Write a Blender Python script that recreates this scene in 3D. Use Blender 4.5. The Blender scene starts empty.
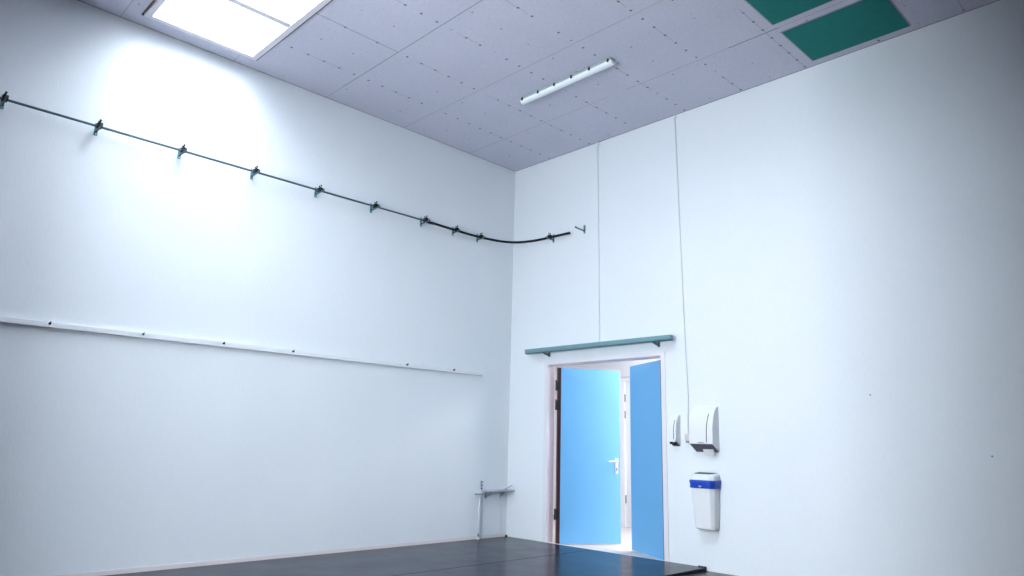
import bpy, bmesh, math
from math import pi, sin, cos, radians
from mathutils import Vector, Matrix

scn = bpy.context.scene
COL = scn.collection
H = 4.68            # ceiling height
FZ = -0.03          # base floor level (the dance mats lie on it, top at z = 0)

# ------------------------------------------------------------------ helpers
def newmat(name, col, rough=0.5, metal=0.0, spec=0.5, emit=None, estr=0.0):
    m = bpy.data.materials.new(name); m.use_nodes = True
    b = m.node_tree.nodes['Principled BSDF']
    b.inputs['Base Color'].default_value = (*col, 1)
    b.inputs['Roughness'].default_value = rough
    b.inputs['Metallic'].default_value = metal
    b.inputs['Specular IOR Level'].default_value = spec
    if emit:
        b.inputs['Emission Color'].default_value = (*emit, 1)
        b.inputs['Emission Strength'].default_value = estr
    return m

class N:
    """small expression builder over math nodes"""
    def __init__(s, nt, sock): s.nt, s.s = nt, sock
    def op(s, o, *a):
        n = s.nt.nodes.new('ShaderNodeMath'); n.operation = o
        s.nt.links.new(s.s, n.inputs[0])
        for i, v in enumerate(a):
            if isinstance(v, N): s.nt.links.new(v.s, n.inputs[i+1])
            else: n.inputs[i+1].default_value = v
        return N(s.nt, n.outputs[0])
    def __add__(s, o): return s.op('ADD', o)
    def __sub__(s, o): return s.op('SUBTRACT', o)
    def __mul__(s, o): return s.op('MULTIPLY', o)
    def lt(s, o): return s.op('LESS_THAN', o)
    def gt(s, o): return s.op('GREATER_THAN', o)
    def ab(s): return s.op('ABSOLUTE')
    def pp(s, period):     # signed distance to the nearest multiple of period
        return s.op('PINGPONG', period/2)
    def mx(s, o): return s.op('MAXIMUM', o)

def coords(nt):
    tc = nt.nodes.new('ShaderNodeTexCoord'); sp = nt.nodes.new('ShaderNodeSeparateXYZ')
    nt.links.new(tc.outputs['Object'], sp.inputs[0])
    return tc, N(nt, sp.outputs[0]), N(nt, sp.outputs[1]), N(nt, sp.outputs[2])

def noise(nt, tc, scale, detail=3, stretch=None):
    n = nt.nodes.new('ShaderNodeTexNoise'); n.inputs['Scale'].default_value = scale
    n.inputs['Detail'].default_value = detail
    if stretch:
        mp = nt.nodes.new('ShaderNodeMapping'); mp.inputs['Scale'].default_value = stretch
        nt.links.new(tc.outputs['Object'], mp.inputs[0]); nt.links.new(mp.outputs[0], n.inputs[0])
    else: nt.links.new(tc.outputs['Object'], n.inputs[0])
    return N(nt, n.outputs[0])

def mixcol(nt, fac, a, b):
    m = nt.nodes.new('ShaderNodeMix'); m.data_type = 'RGBA'
    nt.links.new(fac.s, m.inputs[0])
    for i, v in ((6, a), (7, b)):
        if isinstance(v, tuple): m.inputs[i].default_value = (*v, 1)
        else: nt.links.new(v, m.inputs[i])
    return m.outputs[2]

def bump(nt, h, strength, dist=0.01):
    b = nt.nodes.new('ShaderNodeBump'); b.inputs['Strength'].default_value = strength
    b.inputs['Distance'].default_value = dist
    nt.links.new(h.s, b.inputs['Height'])
    nt.links.new(b.outputs[0], nt.nodes['Principled BSDF'].inputs['Normal'])

# ------------------------------------------------------------------ materials
def wall_material():
    m = newmat('wall_paint', (0.80, 0.83, 0.87), 0.55, spec=0.3)
    nt = m.node_tree; tc, x, y, z = coords(nt)
    big = noise(nt, tc, 1.3, 4, (1, 1, .45)); fine = noise(nt, tc, 70, 3, (1, 1, .22))
    f = (big*0.6 + fine*0.55) - 0.15
    c = mixcol(nt, f, (0.735, 0.785, 0.835), (0.84, 0.875, 0.91))
    nt.links.new(c, nt.nodes['Principled BSDF'].inputs['Base Color'])
    bump(nt, fine, 0.25, 0.004)
    return m

def ceiling_material():
    m = newmat('ceiling_board', (0.45, 0.46, 0.52), 0.8, spec=0.2)
    nt = m.node_tree; tc, x, y, z = coords(nt)
    P = 0.663; R = 1.018
    dx = x.pp(P)                                   # distance to a column line
    yy = y + 0.84
    dy = yy.pp(R)                                  # distance to a row joint
    fade = noise(nt, tc, 1.1, 2)
    row = dy.lt(0.005)*fade.gt(0.36)
    sdot = (y + 0.05).pp(0.17)
    jit = noise(nt, tc, 9, 1)
    scr = (dx*dx + sdot*sdot).lt(0.00017)*jit.gt(0.40)          # screw heads along the columns
    scr2 = ((x+0.33).pp(P).op('POWER', 2.0) + ((y+.1).pp(0.34)).op('POWER', 2.0)).lt(0.00010)*jit.gt(0.47)
    col = dx.lt(0.0035)*noise(nt, tc, 1.7, 2).gt(0.52)
    # the one clear butt joint beside the roof light
    j = (x - 1.33).ab().lt(0.006)*(y + 2.88).lt(0.0)*(y + 3.90).gt(0.0)
    jr = (y + 2.88).ab().lt(0.006)*(x-0.35).gt(0)*(x-2.6).lt(0)
    seg = (y + 0.84).ab().lt(0.007)*(x-3.62).gt(0)*(x-4.09).lt(0)
    spk = noise(nt, tc, 55, 2).gt(0.70)*0.28
    mask = (row*0.30).mx(seg*0.6).mx(spk)
    mask = mask.mx(col*0.35).mx(scr*0.75).mx(scr2*0.6).mx(j*0.4).mx(jr*0.4)
    mott = noise(nt, tc, 38, 6)*1.1 + noise(nt, tc, 2.2, 3)*0.6 - 0.35
    c0 = mixcol(nt, mott, (0.50, 0.51, 0.61), (0.62, 0.615, 0.715))
    c = mixcol(nt, mask, c0, (0.05, 0.05, 0.08))
    nt.links.new(c, nt.nodes['Principled BSDF'].inputs['Base Color'])
    bump(nt, mott, 0.25, 0.01)
    return m

def mat_material():
    m = newmat('dance_vinyl', (0.02, 0.021, 0.03), 0.2, spec=0.5)
    nt = m.node_tree; tc, x, y, z = coords(nt)
    n = noise(nt, tc, 3.0, 5); n2 = noise(nt, tc, 40, 3)
    c = mixcol(nt, n, (0.010, 0.012, 0.024), (0.024, 0.028, 0.046))
    b = nt.nodes['Principled BSDF']; b.inputs['IOR'].default_value = 1.22; b.inputs['Specular IOR Level'].default_value = 0.35; b.inputs['Specular Tint'].default_value = (0.6, 0.8, 1.0, 1)
    nt.links.new(c, b.inputs['Base Color'])
    nt.links.new((n*0.14 + n2*0.05 + 0.13).s, b.inputs['Roughness'])
    bump(nt, n2, 0.05, 0.002)
    return m

M = {}
M['wall'] = wall_material()
M['ceiling'] = ceiling_material()
M['mat'] = mat_material()
M['seamtape'] = newmat('seam_dark', (0.008, 0.008, 0.012), 0.35)
M['floor'] = newmat('base_floor_brown', (0.030, 0.018, 0.020), 0.3)
M['lightspill'] = newmat('light_spill_pale', (0.72, 0.64, 0.64), 0.5)
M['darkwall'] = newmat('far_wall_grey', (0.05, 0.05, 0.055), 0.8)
M['roof'] = newmat('plenum_dark', (0.03, 0.03, 0.035), 0.9)
M['frame'] = newmat('door_frame_paint', (0.76, 0.75, 0.80), 0.35)
M['jamb'] = newmat('door_jamb_paint', (0.70, 0.58, 0.62), 0.4)
M['blue'] = newmat('door_blue', (0.155, 0.43, 0.74), 0.45)
M['brown'] = newmat('door_edge_brown', (0.05, 0.012, 0.012), 0.45)
M['chrome'] = newmat('satin_metal', (0.72, 0.66, 0.66), 0.3, metal=0.9)
M['darkmetal'] = newmat('dark_hinge', (0.03, 0.03, 0.035), 0.4, metal=0.5)
M['pipe'] = newmat('pipe_grey_green', (0.10, 0.185, 0.21), 0.35, metal=0.2)
M['teal'] = newmat('bracket_teal', (0.05, 0.22, 0.25), 0.45)
M['channel'] = newmat('channel_grey_teal', (0.12, 0.25, 0.28), 0.4, metal=0.2)
M['channeldark'] = newmat('channel_bracket_teal', (0.05, 0.11, 0.13), 0.45)
M['black'] = newmat('black_rubber', (0.005, 0.007, 0.011), 0.55, spec=0.25)
M['white'] = newmat('white_plastic', (0.78, 0.80, 0.83), 0.35)
M['whitewood'] = newmat('white_painted_wood', (0.76, 0.79, 0.83), 0.45)
M['greyplastic'] = newmat('grey_plastic', (0.25, 0.26, 0.30), 0.45)
M['pinkish'] = newmat('pinkish_plastic', (0.60, 0.53, 0.55), 0.5)
M['cable'] = newmat('cable_sheath', (0.74, 0.75, 0.80), 0.5)
M['bag'] = newmat('blue_bin_bag', (0.008, 0.065, 0.48), 0.35)
M['bagdark'] = newmat('bin_inside', (0.01, 0.015, 0.06), 0.6)
M['green'] = newmat('green_panel', (0.012, 0.135, 0.13), 0.75, spec=0.2)
M['screw'] = newmat('screw_steel', (0.5, 0.52, 0.55), 0.35, metal=0.8)
M['shelf'] = newmat('shelf_laminate', (0.42, 0.42, 0.47), 0.5)
M['lens'] = newmat('lamp_lens', (0.86, 0.92, 0.94), 0.3)
M['lampbase'] = newmat('lamp_base_grey_green', (0.36, 0.43, 0.44), 0.5)
M['hallfloor'] = newmat('hall_floor_pale', (0.66, 0.58, 0.56), 0.4)
M['hallwall'] = newmat('hall_wall_white', (0.86, 0.86, 0.88), 0.6)
M['skyframe'] = newmat('rooflight_frame', (0.70, 0.68, 0.74), 0.45)
M['underside'] = newmat('dispenser_underside', (0.10, 0.10, 0.13), 0.6)
M['panelframe'] = newmat('panel_border_mauve', (0.34, 0.31, 0.38), 0.8)
M['paper'] = newmat('paper_towel', (0.80, 0.82, 0.86), 0.8)

def tex_noise(mname, c1, c2, scale):
    m = M[mname]; nt = m.node_tree; tc, x, y, z = coords(nt)
    nt.links.new(mixcol(nt, noise(nt, tc, scale, 4), c1, c2), nt.nodes['Principled BSDF'].inputs['Base Color'])
tex_noise('green', (0.010, 0.165, 0.150), (0.018, 0.215, 0.19), 12)
tex_noise('floor', (0.022, 0.014, 0.016), (0.042, 0.026, 0.030), 8)
tex_noise('shelf', (0.36, 0.36, 0.41), (0.46, 0.46, 0.51), 20)
tex_noise('hallfloor', (0.60, 0.53, 0.51), (0.70, 0.63, 0.61), 5)
tex_noise('pipe', (0.035, 0.085, 0.105), (0.055, 0.12, 0.14), 9)
tex_noise('channel', (0.14, 0.29, 0.33), (0.19, 0.35, 0.39), 14)
tex_noise('lightspill', (0.72, 0.67, 0.69), (0.80, 0.75, 0.76), 10)

# ------------------------------------------------------------------ mesh builders
def box(bm, x0, x1, y0, y1, z0, z1, bev=0.0, seg=2, mi=0):
    r = bmesh.ops.create_cube(bm, size=1)
    vs = r['verts']
    for v in vs:
        v.co = Vector((x0 + (v.co.x+.5)*(x1-x0), y0 + (v.co.y+.5)*(y1-y0), z0 + (v.co.z+.5)*(z1-z0)))
    fs = {f for v in vs for f in v.link_faces}
    for f in fs: f.material_index = mi
    if bev:
        es = list({e for v in vs for e in v.link_edges})
        bmesh.ops.bevel(bm, geom=es, offset=bev, segments=seg, affect='EDGES', profile=0.5)

def cyl(bm, a, b, r, n=12, r2=None, mi=0):
    a, b = Vector(a), Vector(b); d = b-a
    mt = Matrix.Translation((a+b)/2) @ d.to_track_quat('Z', 'Y').to_matrix().to_4x4()
    res = bmesh.ops.create_cone(bm, cap_ends=True, segments=n, radius1=r, radius2=r if r2 is None else r2, depth=d.length, matrix=mt)
    for v in res['verts']:
        for f in v.link_faces:
            f.smooth = len(f.verts) == 4; f.material_index = mi

def tube(bm, pts, r, n=10, rr=None):
    pts = [Vector(p) for p in pts]; rings = []
    up = Vector((0, 0, 1))
    for i, p in enumerate(pts):
        t = (pts[min(i+1, len(pts)-1)] - pts[max(i-1, 0)]).normalized()
        u = up if abs(t.dot(up)) < .95 else Vector((1, 0, 0))
        s = t.cross(u).normalized(); w = s.cross(t).normalized()
        rad = rr[i] if rr else r
        rings.append([bm.verts.new(p + rad*(cos(2*pi*k/n)*s + sin(2*pi*k/n)*w)) for k in range(n)])
    for i in range(len(rings)-1):
        for k in range(n):
            f = bm.faces.new((rings[i][k], rings[i][(k+1) % n], rings[i+1][(k+1) % n], rings[i+1][k])); f.smooth = True
    bm.faces.new(rings[0][::-1]); bm.faces.new(rings[-1])

def prism(bm, prof, axis, a, b, bev=0.0, seg=2):
    """prof: list of 2D points in the plane across `axis`; extruded from a to b"""
    def P(u, v, w): return {'x': (w, u, v), 'y': (u, w, v), 'z': (u, v, w)}[axis]
    A = [bm.verts.new(P(u, v, a)) for u, v in prof]; B = [bm.verts.new(P(u, v, b)) for u, v in prof]
    n = len(prof); fs = [bm.faces.new(A), bm.faces.new(B[::-1])]
    for i in range(n): fs.append(bm.faces.new((A[i], B[i], B[(i+1) % n], A[(i+1) % n])))
    if bev:
        bmesh.ops.bevel(bm, geom=list({e for f in fs for e in f.edges}), offset=bev, segments=seg, affect='EDGES', profile=0.5)

def spline(pts, n=8):
    out = []; P = [Vector(p) for p in pts]; P = [2*P[0]-P[1]] + P + [2*P[-1]-P[-2]]
    for i in range(1, len(P)-2):
        for k in range(n):
            t = k/n; a, b, c, d = P[i-1:i+3]
            out.append(0.5*((2*b) + (c-a)*t + (2*a-5*b+4*c-d)*t*t + (3*b-a-3*c+d)*t**3))
    out.append(P[-2]); return out

def obj(name, bm, mats, parent=None, origin=None, kind=None, label=None):
    bmesh.ops.recalc_face_normals(bm, faces=bm.faces[:])
    me = bpy.data.meshes.new(name)
    if origin:
        bmesh.ops.translate(bm, verts=bm.verts, vec=-Vector(origin))
    bm.to_mesh(me); bm.free()
    for m in (mats if isinstance(mats, (list, tuple)) else [mats]): me.materials.append(m)
    o = bpy.data.objects.new(name, me); COL.objects.link(o)
    if origin: o.location = origin
    if parent: o.parent = parent
    if kind: o['kind'] = kind
    if label: o['label'] = label
    return o

def B(*boxes, bev=0.0):
    bm = bmesh.new()
    for b in boxes: box(bm, *b, bev=bev)
    return bm

def empty(name, loc, rz=0, label=None, cat=None, group=None, kind=None):
    o = bpy.data.objects.new(name, None); COL.objects.link(o)
    o.location = loc; o.rotation_euler = (0, 0, rz); o.empty_display_size = .1
    tag(o, label, cat, group, kind); return o

def tag(o, label=None, cat=None, group=None, kind=None):
    if label: o['label'] = label
    if cat: o['category'] = cat
    if group: o['group'] = group
    if kind: o['kind'] = kind
    return o

def struct(name, bm, m, label=None):
    return obj(name, bm, m, kind='structure', label=label)

def copy_tree(o, parent=None):
    c = o.copy(); COL.objects.link(c)
    if parent: c.parent = parent
    for ch in list(o.children):
        copy_tree(ch, c)
    return c

# ------------------------------------------------------------------ the room shell
XR, YF = 8.2, -7.4          # right wall and front wall
S1, S2, S3 = 15.0, 24.0, 102.0          # daylight behind the rooflight glazing, last one the added fill window
HT = 5.0                    # top of the void above the ceiling boards
WT = 0.12
DX0, DX1, DZ = 0.655, 2.262, 2.035      # clear door opening
struct('floor', B((-.2, XR+.2, YF-.2, 0, FZ-.12, FZ)), M['floor'])
struct('wall_left', B((-.2, 0, YF-.2, WT, FZ, HT)), M['wall'])
struct('wall_right', B((XR, XR+.2, YF-.2, WT, FZ, HT)), M['darkwall'])
struct('wall_front', B((0, XR, YF-.2, YF, FZ, HT)), M['darkwall'])
struct('wall_back', B((0, DX0-.05, 0, WT, FZ, HT), (DX1+.05, XR, 0, WT, FZ, HT), (DX0-.05, DX1+.05, 0, WT, DZ+.045, HT)), M['wall'])

# roof lights (openings in the ceiling): x0, x1, y0, y1
SKY = [(0.20, 2.57, -4.785, -3.75), (2.86, 4.30, -3.62, -2.58)]
def slab(z0, z1, gap=0.0):
    bm = bmesh.new()
    xs = sorted({gap, XR-gap} | {v for k in SKY for v in k[:2]}); ys = sorted({YF+gap, -gap} | {v for k in SKY for v in k[2:]})
    for x0, x1 in zip(xs, xs[1:]):
        for y0, y1 in zip(ys, ys[1:]):
            mx, my = (x0+x1)/2, (y0+y1)/2
            if any(k[0] < mx < k[1] and k[2] < my < k[3] for k in SKY): continue
            box(bm, x0, x1, y0, y1, z0, z1)
    bmesh.ops.remove_doubles(bm, verts=bm.verts[:], dist=.0005)
    seen = {}
    for f in bm.faces:                     # drop the inner faces between neighbouring cells
        seen.setdefault(tuple(round(c, 3) for c in f.calc_center_median()), []).append(f)
    bmesh.ops.delete(bm, geom=[f for v in seen.values() if len(v) > 1 for f in v], context='FACES_ONLY')
    return bm
struct('ceiling', slab(H, H+.03, 0.014), M['ceiling'])
struct('trim_roof', slab(HT, HT+.1), M['roof'])

struct('ceiling_shade_line', B((0, .016, YF, 0, H+.004, H+.012), (.016, XR, -.016, 0, H+.004, H+.012)), M['roof'])  # dark strips standing in for the shade where ceiling meets wall
struct('light_spill_left', B((0, .006, YF, -.0, FZ, .034)), M['lightspill'])  # pale strip imitating light spilled along the foot of the wall

def rooflight(i, s, strength, SHAFT, label):
    x0, x1, y0, y1 = s
    w = empty('window_%d' % (i+1), (x0, y0, H), kind='structure')
    w['label'] = label
    L = lambda a: (a[0]-x0, a[1]-x0, a[2]-y0, a[3]-y0, a[4]-H, a[5]-H)
    f = 0.062
    bm = bmesh.new()
    for a in ((x0+.008, x1-.008, y0+.008, y0+f, H-.018, H+.02), (x0+.008, x1-.008, y1-f, y1-.008, H-.018, H+.02),
              (x0+.008, x0+f, y0+f, y1-f, H-.018, H+.02), (x1-f, x1-.008, y0+f, y1-f, H-.018, H+.02)):
        box(bm, *L(a))
    obj('window_frame', bm, M['skyframe'], w)
    g_ = .009; bm = bmesh.new()
    for a in ((x0-g_, x1+g_, y0-g_, y0+.004, H-.006, H), (x0-g_, x1+g_, y1-.004, y1+g_, H-.006, H), (x0-g_, x0+.004, y0, y1, H-.006, H), (x1-.004, x1+g_, y0, y1, H-.006, H)): box(bm, *L(a))
    obj('window_gap_shade', bm, M['brown'], w)  # dark ring standing in for the shaded gap round the frame
    nb = round((x1-x0)/.79)
    for k in range(1, nb):
        xm = x0 + k*(x1-x0)/nb
        obj('glazing_bar', B(L((xm-.034, xm+.034, y0+f, y1-f, H-.010, H+.03))), M['skyframe'], w)
    bm = bmesh.new(); zt = H+SHAFT
    for a in ((x0+f-.02, x0+f, y0+f-.02, y1-f+.02, H+.02, zt), (x1-f, x1-f+.02, y0+f-.02, y1-f+.02, H+.02, zt),
              (x0+f, x1-f, y0+f-.02, y0+f, H+.02, zt), (x0+f, x1-f, y1-f, y1-f+.02, H+.02, zt)):
        box(bm, *L(a))
    obj('window_shaft', bm, M['hallwall'], w)
    g = newmat('rooflight_glazing', (0.9, 0.95, 1.0), 0.4, emit=(0.87, 0.945, 1.01), estr=strength)
    obj('window_pane', B(L((x0+f, x1-f, y0+f, y1-f, zt-.02, zt))), g, w)
rooflight(0, SKY[0], S1, 0.65, 'long white rooflight in the ceiling starting by the left wall, panes divided by grey bars')
rooflight(1, SKY[1], S2, 0.15, 'second white rooflight in the ceiling nearer the back wall')

# unseen tall window added behind the camera for fill, narrowed to shape its light
gw = newmat('fill_glazing', (0.9, 0.95, 1.0), 0.3, emit=(0.87, 0.945, 1.01), estr=S3)
w3 = empty('window_3', (3.13, YF, .3), kind='structure', label='unseen tall narrow window added in the front wall for fill light')
obj('window_frame', B((0, .46, 0, .05, 0, .06), (0, .46, 0, .05, 3.24, 3.3), (0, .04, 0, .05, .06, 3.24), (.42, .46, 0, .05, .06, 3.24), (.04, .42, 0, .05, 1.7, 1.75)), M['frame'], w3)
obj('window_pane', B((.04, .42, .0, .02, .06, 3.24)), gw, w3)
struct('wall_light_blocker', B((3.61, 3.71, YF, -6.12, FZ, H), (2.99, 3.09, YF, -7.10, FZ, H)), M['darkwall'])  # unseen stubs added to cut the fill window's light on both sides

# ------------------------------------------------------------------ hallway behind the doors
HY = 2.27
struct('floor_hallway', B((-1.6, 3.6, 0, HY+.1, FZ-.12, FZ)), M['hallfloor'])
struct('ceiling_hallway', B((-1.6, 3.6, WT, HY, 2.55, 2.65)), M['hallwall'])
struct('wall_hallway_back', B((-1.6, .03, HY, HY+.1, FZ, 2.55), (.96, 3.6, HY, HY+.1, FZ, 2.55), (.03, .96, HY, HY+.1, 2.1, 2.55)), M['hallwall'])
struct('wall_hallway_left', B((-1.7, -1.6, WT, HY+.1, FZ, 2.65)), M['hallwall'])
struct('wall_hallway_right', B((3.6, 3.7, WT, HY+.1, FZ, 2.65)), M['hallwall'])
struct('wall_hallway_front', B((-1.6, -.2, WT-.05, WT, FZ, 2.65)), M['hallwall'])
struct('baseboard_hallway', B((-1.6, .03, HY-.012, HY, FZ, .035)), M['pinkish'])
d2 = empty('door_2', (.05, HY, FZ), kind='structure', label='white door with dark hinges seen through the open blue doors')
obj('door_frame', B((-.02, .05, -.015, .10, 0, 2.12), (.86, .93, -.015, .10, 0, 2.12), (.05, .86, -.015, .10, 2.06, 2.12)), M['hallwall'], d2)
lf = obj('door_leaf', B((.055, .855, .012, .052, .01, 2.055)), M['white'], d2)
for z in (1.79, 1.55, .36):
    bm = bmesh.new(); cyl(bm, (.052, -.004, z-.055+.03), (.052, -.004, z+.055+.03), .011, 8)
    obj('hinge', bm, M['greyplastic'], lf)
# hallway ceiling lamp
hl = empty('ceiling_light', (2.1, 1.25, 2.55), label='white hallway ceiling light above and behind the open blue doors', cat='light')
hl_e = newmat('hall_lamp_glow', (1, 1, 1), 0.4, emit=(0.97, 0.98, 1.0), estr=17)
obj('lamp_housing', B((-1.22, 1.22, -.37, .37, -.03, 0)), M['white'], hl)
obj('diffuser', B((-1.2, 1.2, -.35, .35, -.045, -.03)), hl_e, hl)

# ------------------------------------------------------------------ the blue double door
d1 = empty('door_1', (0, 0, 0), kind='structure', label='white-framed doorway with two light blue leaves standing open')
fo = 0.05
bm = bmesh.new()
box(bm, DX0-fo, DX0, -.012, .085, FZ, DZ+.045); box(bm, DX1, DX1+fo, -.012, .085, FZ, DZ+.045)
box(bm, DX0, DX1, -.012, .085, DZ, DZ+.045)
obj('door_frame', bm, M['frame'], d1)
bm = bmesh.new()
box(bm, DX0, DX0+.012, .03, .10, FZ, DZ); box(bm, DX1-.012, DX1, .03, .10, FZ, DZ); box(bm, DX0, DX1, .03, .10, DZ-.012, DZ)
obj('door_rebate', bm, M['jamb'], d1, label='pinkish inner rebate of the door frame')
obj('threshold', B((DX0-.05, DX1+.05, -.0, .05, FZ, -.004)), M['frame'], d1, label='white threshold strip')

def leaf(px, py, ang, side, w=0.81):
    """side=+1: the face toward the room is local -y, side=-1: it is local +y"""
    s = side
    def bx(x0, x1, a, b, z0, z1): 
        y0, y1 = sorted((s*a, s*b)); return (x0, x1, y0, y1, z0, z1)
    o = obj('door_leaf', B(bx(.052, w, 0, .04, .012, 2.035), bev=0.0015), M['blue'], d1)
    o.location = (px, py, FZ); o.rotation_euler = (0, 0, ang)
    obj('door_edge', B(bx(.012, .051, 0, .04, .012, 2.035)), M['brown'], o, label='dark red-brown hinge edge of the leaf')
    obj('door_edge', B(bx(w, w+.003, .002, .038, .012, 2.035)), M['frame'], o, label='pale free edge of the leaf')
    for z in (1.82, 1.59, .34):
        bm = bmesh.new()
        cyl(bm, (-.012, s*-.006, z-.062), (-.012, s*-.006, z+.062), .011, 10)
        box(bm, *bx(-.010, .03, -.003, 0, z-.055, z+.055))
        obj('hinge', bm, M['darkmetal'], o)
    return o, bx
l1, bx = leaf(.725, .085, radians(60.2), 1)
# long backplate, lever and keyhole of the left leaf
W_ = .81; hx = W_-.052
bm = bmesh.new()
box(bm, *bx(hx-.021, hx+.021, -.010, 0, .80, .985), bev=.004)
cyl(bm, (hx, -.012, .865), (hx, -.009, .865), .010, 12)
hd = obj('handle', bm, M['chrome'], l1, label='satin metal lever handle on a tall backplate')
bm = bmesh.new(); tube(bm, spline([(hx, -.005, .945), (hx, -.045, .945), (hx-.015, -.058, .945), (hx-.07, -.06, .945), (hx-.125, -.056, .943)], 5), .0095, 10)
l1h = obj('lever', bm, M['chrome'], l1)
bm = bmesh.new(); cyl(bm, (hx, -.0115, .862), (hx, -.0135, .862), .008, 12); box(bm, hx-.004, hx+.004, -.0135, -.0115, .838, .860)
obj('keyhole', bm, M['darkmetal'], l1)
leaf(2.235, .06, radians(180-29), -1)

# ------------------------------------------------------------------ floor mats
def dmat(x0, x1, y0, y1, label):
    bm = bmesh.new(); box(bm, x0, x1, y0, y1, FZ+.001, 0, bev=.004, seg=2)
    tag(obj('dance_mat', bm, M['mat'], origin=(x0, y0, FZ)), label, 'floor mat', 'black dance floor mats')
dmat(.009, 1.347, YF+.05, -.006, 'glossy black dance mat strip along the left wall, reaching into the corner')
dmat(1.353, 2.728, YF+.05, -.006, 'glossy black dance mat strip before the right door leaf, ending just past the doorway')

# ------------------------------------------------------------------ grey pipe and black hose with brackets
PZ = 3.598; PX = 0.088; PR = 0.0100
bm = bmesh.new()
tube(bm, [(PX, -7.2, PZ)] + [(PX, -7.2+k*.9, PZ) for k in range(1, 6)] + [(PX, -1.52, PZ+.004)], PR, 14)
tag(obj('wall_pipe', bm, M['pipe'], origin=(PX, -4.2, PZ)), 'long thin grey-green metal pipe running along the upper left wall', 'pipe')
hose = spline([(PX, -1.50, PZ+.004), (.076, -1.25, PZ+.004), (.068, -1.0, PZ+.004), (.070, -.69, PZ+.004), (.135, -.385, PZ+.002), (.25, -.215, PZ),
               (.42, -.125, PZ+.002), (.60, -.088, PZ+.004), (.76, -.075, PZ+.006), (.90, -.070, PZ+.006), (1.035, -.067, PZ+.006)], 8)
bm = bmesh.new(); tube(bm, hose, .0150, 14)
hs = tag(obj('rubber_hose', bm, M['black'], origin=(PX, -1.5, PZ)), 'thick black hose bending around the corner from the left wall to the back wall', 'hose')
bm = bmesh.new(); cyl(bm, (.0+PX-PX, 0.09, 0), (0, -.02, 0), .0185, 14, .0155)
obj('hose_sleeve', bm, M['black'], hs)

def make_bracket(clamp):
    """wall at local x=0, arm toward +x; the pipe runs along local y"""
    r = empty('pipe_bracket', (0, 0, 0))
    bm = bmesh.new(); box(bm, 0, .006, -.014, .014, -.052, .056, bev=.002)
    pl = obj('wall_plate', bm, M['teal'], r)
    for z in (-.040, .044):
        bm = bmesh.new(); cyl(bm, (.006, 0, z), (.011, 0, z), .0065, 10); obj('screw', bm, M['screw'], pl)
    bm = bmesh.new(); prism(bm, [(.005, -.026), (.005, -.014), (.160, -.009), (.168, .002), (.176, -.004), (.168, -.020)], 'y', -.0065, .0065)
    prism(bm, [(.006, -.036), (.006, -.024), (.035, -.024)], 'y', -.003, .003)
    obj('arm', bm, M['channeldark'], r)
    if clamp:
        bm = bmesh.new()
        box(bm, .060, .122, -.020, .020, -.013, .028, bev=.004)
        cyl(bm, (.074, 0, .02), (.074, 0, .056), .0045, 8); cyl(bm, (.108, 0, .02), (.108, 0, .058), .0045, 8)
        cyl(bm, (.074, 0, .046), (.074, 0, .054), .009, 6); cyl(bm, (.108, 0, .048), (.108, 0, .056), .009, 6)
        obj('clamp', bm, M['black'], r)
    return r
ys = [-5.615, -4.955, -4.272, -3.588, -2.895, -2.215, -1.525, -1.04, -.64]
words = ['black-clamped pipe bracket cut by the left edge of the photo',
         'black-clamped pipe bracket on the left wall, second from the left edge of the photo',
         'pipe bracket on the bright left wall patch, third from the left edge of the photo',
         'pipe bracket on the left wall, fourth from the left edge of the photo',
         'pipe bracket on the left wall, fifth from the left edge of the photo',
         'pipe bracket on the left wall, the last one before the grey pipe meets the hose',
         'teal bracket right where the grey pipe joins the black hose',
         'teal bracket holding the straight first stretch of the black hose',
         'teal bracket on the left wall nearest the corner, where the black hose starts to bend']
G = 'pipe brackets on the two walls'
br0 = make_bracket(True)
for i, y in enumerate(ys):
    b = br0 if i == 0 else copy_tree(br0)
    b.location = (0, y, PZ + (.006 if i > 5 else 0)); tag(b, words[i], 'bracket', G)
    b.scale = (1, 1, 1) if i < 7 else (.80, 1, 1)
b = copy_tree(br0); b.location = (.715, 0, PZ+.008); b.rotation_euler = (0, 0, -pi/2); b.scale = (.80, 1, 1)
tag(b, 'teal bracket on the back wall holding the free end of the black hose', 'bracket', G)
b = make_bracket(False); b.location = (1.217, 0, PZ+.028); b.rotation_euler = (0, 0, -pi/2)
tag(b, 'lone teal bracket on the back wall holding nothing, right of the hose end', 'bracket', G)

# ------------------------------------------------------------------ white hook rail on the left wall
hr = empty('hook_rail', (0, -.49, 1.92), label='long white wall rail with small dark hooks, halfway up the left wall', cat='rail')
bm = bmesh.new(); box(bm, 0, .034, -6.8, 0, -.029, .016, bev=.003)
obj('rail', bm, M['whitewood'], hr)
for y in (-5.75, -5.064, -4.38, -3.691, -3.005, -1.635, -.961):
    bm = bmesh.new(); yy = y+.49
    tube(bm, spline([(.032, yy, .002), (.044, yy, .0), (.056, yy, -.006), (.060, yy, .004), (.056, yy, .014)], 4), .0042, 8)
    cyl(bm, (.034, yy, .002), (.037, yy, .002), .010, 10)
    obj('hook', bm, M['black'], hr)

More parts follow.
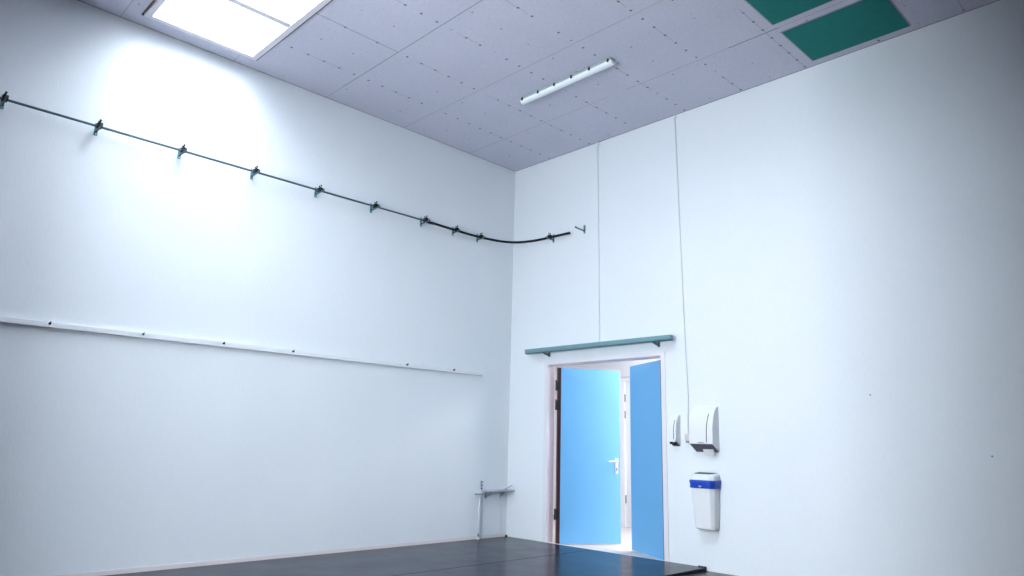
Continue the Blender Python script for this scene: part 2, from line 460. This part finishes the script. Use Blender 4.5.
# ------------------------------------------------------------------ metal channel above the doors
ch = empty('metal_channel', (1.4, 0, 2.18), label='grey-teal metal channel on two brackets mounted above the doorway', cat='channel')
x0, x1 = -1.02, 1.062
bm = bmesh.new()
prism(bm, [(-.070, -.002), (-.070, .046), (-.132, .046), (-.132, .006), (-.126, -.002)], 'x', x0, x1, bev=.002)
obj('channel', bm, M['channel'], ch)
bm = bmesh.new(); prism(bm, [(-.074, -.010), (-.074, -.002), (-.128, -.002), (-.128, -.010)], 'x', x0+.002, x1-.002)
obj('channel_lip', bm, M['channeldark'], ch, label='dark underside slot of the channel')
for xb in (.672-1.4, 2.239-1.4):
    bm = bmesh.new()
    box(bm, xb-.014, xb+.014, -.006, 0, -.052, .045)
    box(bm, xb-.014, xb+.014, -.115, -.006, -.018, -.010)
    prism(bm, [(-.006, -.050), (-.006, -.018), (-.11, -.018), (-.095, -.026), (-.03, -.040)], 'x', xb-.006, xb+.006)
    obj('bracket', bm, M['channeldark'], ch)

# ------------------------------------------------------------------ cables on the back wall
def conduit(pts, r, label, mat, clips, top):
    p0 = Vector(pts[0])
    e = empty('cable_conduit', p0, label=label, cat='cable', group=None)
    bm = bmesh.new(); tube(bm, [Vector(p)-p0 for p in pts], r, 8)
    obj('cable', bm, mat, e)
    for z in clips:
        x = None
        for a, b in zip(pts, pts[1:]):
            if min(a[2], b[2]) <= z <= max(a[2], b[2]): x = a[0]+(b[0]-a[0])*(z-a[2])/(b[2]-a[2])
        bm = bmesh.new(); box(bm, x-.012-p0.x, x+.012-p0.x, -.5*0-.014-p0.y, 0-p0.y, z-.008-p0.z, z+.008-p0.z, bev=.003)
        obj('cable_clip', bm, M['white'], e)
    bm = bmesh.new(); box(bm, -.018, .018, -.022-p0.y, -p0.y, top-.04-p0.z, top-p0.z, bev=.003)
    obj('end_cap', bm, M['white'], e)
conduit([(1.421, -.007, 4.66), (1.428, -.007, 3.95), (1.442, -.007, 3.09), (1.448, -.007, 2.235)], .0055,
        'thin pale cable running down from the ceiling to the metal channel above the doorway', M['cable'], (4.2, 3.7, 3.2, 2.75, 2.42), 4.675)
conduit([(2.505, -.007, 4.66), (2.538, -.007, 3.03), (2.550, -.007, 2.49), (2.559, -.007, 2.125), (2.575, -.007, 1.62), (2.568, -.007, 1.215)], .0060,
        'pale cable running from the ceiling down to the small box beside the dispensers', M['cable'], (4.2, 3.5, 2.8, 2.1, 1.6), 4.675)
jb = empty('junction_box', (2.566, 0, 1.195), label='small pinkish wall box where the long cable ends, left of the paper towel dispenser', cat='electrical box')
obj('box_body', B((-.024, .024, -.032, 0, -.03, .035), bev=.003), M['pinkish'], jb)
obj('plug', B((-.008, .02, -.045, -.012, -.05, -.03), bev=.003), M['greyplastic'], jb)

# ------------------------------------------------------------------ dispensers
def dispenser(name, loc, w, h, d, label, slot_x, paper):
    e = empty(name, loc, label=label, cat='dispenser')
    # side profile (y, z): pointed at the top, quarter-round front, underside sloping down to the wall
    fb = h*.17                                    # front bottom edge height
    def depth(z):
        t = min(max((h-z)/(h*.62), 0.0), 1.0); return -d*(1-(1-t)**2)**.5
    n = 14
    prof = [(0, 0), (0, h)] + [(depth(h-(h-fb)*(k/n)**1.6), h-(h-fb)*(k/n)**1.6) for k in range(1, n+1)]
    bm = bmesh.new(); prism(bm, prof, 'x', -w/2, w/2, bev=.0025)
    o = obj('cover', bm, M['white'], e)
    bm = bmesh.new(); prism(bm, [(-.006, -.001), (-.006, -.006), (-d+.006, fb-.009), (-d+.006, fb-.002)], 'x', -w/2+.008, w/2-.008)
    obj('underside', bm, M['underside'], e, label='dark underside of the dispenser')
    # curved level window
    pts = []
    for k in range(9):
        t = k/8; z = h*(.82-.62*t)
        y = depth(z)
        pts.append((slot_x + .012*(1-t)**2*(w/.28), y-.0005, z))
    bm = bmesh.new(); tube(bm, pts, .004 if w > .2 else .003, 8); obj('level_window', bm, M['darkmetal'], o)
    return e
tow = dispenser('paper_towel_dispenser', (2.777, 0, 1.068), .256, .430, .128, 'white paper towel dispenser on the back wall above the waste bin', .062, True)
bm = bmesh.new()
prism(bm, [(-.030, -.035), (-.032, -.035), (-.060, .022), (-.058, .022)], 'x', -.02, .092)
obj('paper_towel', bm, M['paper'], tow, label='white paper sheet end hanging out below')
obj('hinge_lip', B((-.03, .03, -.133, -.120, .080, .087), bev=.002), M['greyplastic'], tow)
soap = dispenser('soap_dispenser', (2.428, 0, 1.118), .098, .305, .088, 'small white soap dispenser between the door frame and the long cable', .020, False)
obj('push_lever', B((-.042, .042, -.098, -.05, .034, .052), bev=.004), M['white'], soap)
bm = bmesh.new(); cyl(bm, (-.018, -.074, .012), (-.018, -.074, .036), .014, 12)
obj('nozzle', bm, M['black'], soap)
bm = bmesh.new(); cyl(bm, (.020, -.064, .008), (.020, -.064, .034), .012, 12); obj('nozzle', bm, M['black'], soap)

# ------------------------------------------------------------------ waste bin with blue bag
wb = empty('waste_bin', (2.775, 0, .35), label='white wall-hung waste bin lined with a bright blue bag', cat='bin')
def ring(z, w, d, c, cy=None):
    # octagonal ring: flat back at y=-0.006, chamfered front corners
    h = w/2
    return [(-h, -.008, z), (h, -.008, z), (h, -d+c, z), (h-c, -d, z), (-h+c, -d, z), (-h, -d+c, z)]
def loft(rings, cap0=True, cap1=True):
    bm = bmesh.new(); R = [[bm.verts.new(p) for p in r] for r in rings]
    for a, b in zip(R, R[1:]):
        for k in range(len(a)): bm.faces.new((a[k], a[(k+1) % len(a)], b[(k+1) % len(b)], b[k]))
    if cap0: bm.faces.new(R[0][::-1])
    if cap1: bm.faces.new(R[-1])
    return bm
hh = .52
slope = lambda r, top=.0: [(x, y, z - max(0, (-y-.008))*.10) for x, y, z in r]
bm = loft([ring(.0, .185, .105, .02), ring(.012, .205, .118, .024), ring(.10, .213, .124, .028), ring(.435, .250, .148, .034), ring(.46, .256, .152, .034),
           slope(ring(.500, .250, .148, .034)), slope(ring(hh, .214, .132, .03)), slope(ring(hh-.001, .196, .124, .026)), slope(ring(hh-.05, .19, .118, .026))], True, True)
bmesh.ops.bevel(bm, geom=[e for e in bm.edges], offset=.0025, segments=2, affect='EDGES')
obj('bin_body', bm, M['white'], wb)
obj('bin_opening', loft([slope(ring(hh-.045, .188, .117, .026)), slope(ring(hh+.0005, .194, .122, .026))]), M['bagdark'], wb, label='dark opening at the top')
def bagring(z, w, d, c, ph):
    out = []; base = ring(z, w, d, c)
    n = len(base)
    for k in range(n):
        a, b = Vector(base[k]), Vector(base[(k+1) % n])
        for j in range(5):
            p = a.lerp(b, j/5); q = Vector((0, -d/2, z)); dirv = (p-q); dirv.z = 0; dirv.normalize()
            amp = .0045 if p.y < -.015 else 0
            out.append(p + dirv*amp*sin(k*5.1+j*2.3+ph))
    return out
bm = loft([bagring(.376, .253, .149, .034, 0), bagring(.380, .264, .158, .036, .8), bagring(.400, .260, .154, .036, 2.2), bagring(.425, .270, .161, .038, 3.6),
           bagring(.446, .274, .164, .038, 4.4), bagring(.452, .262, .154, .036, 5)])
for f in bm.faces: f.smooth = True
bg = obj('bin_bag', bm, M['bag'], wb, label='bright blue plastic bag edge folded around the bin')
obj('bag_knot', B((-.012, .012, -.172, -.156, .388, .402), bev=.004), M['pinkish'], bg)
obj('mounting_plate', B((-.08, .08, -.008, 0, .06, .46)), M['greyplastic'], wb)

for x, z, lab in ((4.314, 1.567, 'tiny dark nail in the bare back wall, well to the right of the towel dispenser'), (5.132, 1.092, 'tiny dark nail in the bare back wall near the right edge of the photo')):
    bm = bmesh.new(); cyl(bm, (x, 0, z), (x, -.010, z), .004, 8); cyl(bm, (x, -.008, z), (x, -.011, z), .007, 8)
    tag(obj('nail', bm, M['greyplastic'], origin=(x, 0, z)), lab, 'nail')
# ------------------------------------------------------------------ corner shelf with its bits
sh = empty('corner_shelf', (0, 0, .548), label='small grey wall shelf in the room corner low above the floor', cat='shelf')
obj('board', B((.0, .138, -.425, -.002, -.018, 0), bev=.002), M['shelf'], sh)
for y in (-.36, -.115):
    bm = bmesh.new(); box(bm, 0, .004, y-.008, y+.008, -.10, -.018); box(bm, .004, .11, y-.008, y+.008, -.022, -.018)
    prism(bm, [(.004, -.09), (.004, -.022), (.085, -.022)], 'y', y-.002, y+.002)
    obj('bracket', bm, M['greyplastic'], sh)
bm = bmesh.new(); tube(bm, [(.060, -.10, .0055), (.085, -.05, .030), (.105, -.02, .050)], .005, 8)
tag(obj('short_stick', bm, M['greyplastic'], origin=(.06, -.10, 0)), 'short grey stick leaning on top of the corner shelf', 'stick').location = (.06, -.10, .549)
pc = empty('standpipe', (.035, -.49, .0005), label='thin white vertical pipe with a small flange, left end of the corner shelf', cat='pipe')
bm = bmesh.new(); tube(bm, [(0, .005, .008), (0, .005, .502)], .0085, 10); obj('pipe', bm, M['white'], pc)
obj('flange', B((-.03, .035, -.05, .052, .500, .510), bev=.002), M['greyplastic'], pc)
bm = bmesh.new(); cyl(bm, (.0, .005, .030), (.0, .005, .062), .012, 10); obj('coupling', bm, M['greyplastic'], pc)
bm = bmesh.new(); cyl(bm, (.0, .005, .0), (.0, .005, .014), .022, 12); obj('foot', bm, M['white'], pc)
hk = empty('hook_strip', (0, -.437, .60), label='short vertical strip with three dark knobs just above the left end of the corner shelf', cat='hook strip')
obj('strip', B((0, .008, -.010, .010, -.045, .055), bev=.002), M['shelf'], hk)
for z in (-.03, .005, .042):
    bm = bmesh.new(); cyl(bm, (.008, 0, z), (.022, 0, z), .006, 10, .008); obj('knob', bm, M['black'], hk)
bm = bmesh.new(); tube(bm, spline([(.006, -.118, .52), (.006, -.112, .38), (.006, -.108, .2), (.006, -.104, .04)], 5), .0035, 8)
tag(obj('thin_cable', bm, M['cable'], origin=(.006, -.11, .04)), 'thin grey cable hanging down the wall under the corner shelf', 'cable')
bm = bmesh.new(); box(bm, .010, .036, -.032, -.008, 0, .016, bev=.005)
tag(obj('rubber_block', bm, M['black'], origin=(.026, -.024, 0)), 'tiny black block on the floor mat in the room corner', 'block')
bm = bmesh.new(); box(bm, 2.64, 2.728, -.018, -.008, .0, .008, bev=.002)
tag(obj('edge_strip', bm, M['black'], origin=(2.67, -.016, 0)), 'short black strip at the far end of the mat, against the wall by the door', 'strip')

# ------------------------------------------------------------------ ceiling things
bl = empty('batten_light', (2.145, -1.42, H), label='long unlit white fluorescent batten light on the ceiling', cat='light')
Lh = .598
bm = bmesh.new(); prism(bm, [(-.036, 0), (-.040, -.030), (.040, -.030), (.036, 0)], 'x', -Lh, Lh, bev=.004)
lb = obj('lamp_base', bm, M['lampbase'], bl)
prof = [(-.040, -.032)] + [(-.039*cos(t*pi/8), -.032-.036*sin(t*pi/8)**.8) for t in range(1, 8)] + [(.040, -.032)]
bm = bmesh.new(); prism(bm, prof, 'x', -Lh-.005, Lh+.005, bev=.003)
obj('lamp_diffuser', bm, M['lens'], bl)
for k in range(6):
    x = -Lh+.03 + k*(2*Lh-.06)/5
    for q in ((-.050, -.037), (.037, .050)):
        bm = bmesh.new(); box(bm, x-.010, x+.010, q[0], q[1], -.046, -.014, bev=.003)
        obj('clip', bm, M['darkmetal'], lb)
for (a, b, c, d, lab) in ((4.083, 4.912, -.757, -.118, 'dark green rectangular ceiling panel close against the back wall'),
                          (4.083, 4.912, -1.57, -.925, 'dark green ceiling panel cut by the top edge of the photo')):
    cp = empty('ceiling_panel', ((a+b)/2, (c+d)/2, H), label=lab, cat='ceiling panel', group='green ceiling panels')
    w, l = (b-a)/2, (d-c)/2
    obj('panel', B((-w, w, -l, l, -.008, 0), bev=.002), M['green'], cp)
    bm = bmesh.new()
    for q in ((-w-.012, w+.012, -l-.012, -l, -.004, 0), (-w-.012, w+.012, l, l+.012, -.004, 0), (-w-.012, -w, -l, l, -.004, 0), (w, w+.012, -l, l, -.004, 0)): box(bm, *q)
    obj('panel_frame', bm, M['panelframe'], cp)

# ------------------------------------------------------------------ world, camera, colour management
w = bpy.data.worlds.new('world'); scn.world = w; w.use_nodes = True
w.node_tree.nodes['Background'].inputs[0].default_value = (0.55, 0.68, 0.9, 1)
w.node_tree.nodes['Background'].inputs[1].default_value = 1.0

yaw, pit, rol = -0.7996083868296093, 0.21465296576242845, 0.02563095319323354
cx, cy, cz, f = 6.50282273853991, -6.32818183021829, 1.0965180951159255, 712.8801503485819
fw = Vector((sin(yaw)*cos(pit), cos(yaw)*cos(pit), sin(pit)))
r = Vector((cos(yaw), -sin(yaw), 0)); u = r.cross(fw)
r2 = cos(rol)*r + sin(rol)*u; u2 = -sin(rol)*r + cos(rol)*u
cam = bpy.data.cameras.new('camera'); co = bpy.data.objects.new('camera', cam); COL.objects.link(co)
cam.sensor_width = 36.0; cam.sensor_fit = 'HORIZONTAL'; cam.lens = f/1024*36.0; cam.clip_start = .02
mw = Matrix((( r2.x, u2.x, -fw.x, cx), (r2.y, u2.y, -fw.y, cy), (r2.z, u2.z, -fw.z, cz), (0, 0, 0, 1)))
co.matrix_world = mw
scn.camera = co

vs = scn.view_settings
vs.view_transform = 'Standard'; vs.look = 'None'; vs.exposure = 0.0; vs.gamma = 1.0; vs.use_curve_mapping = False
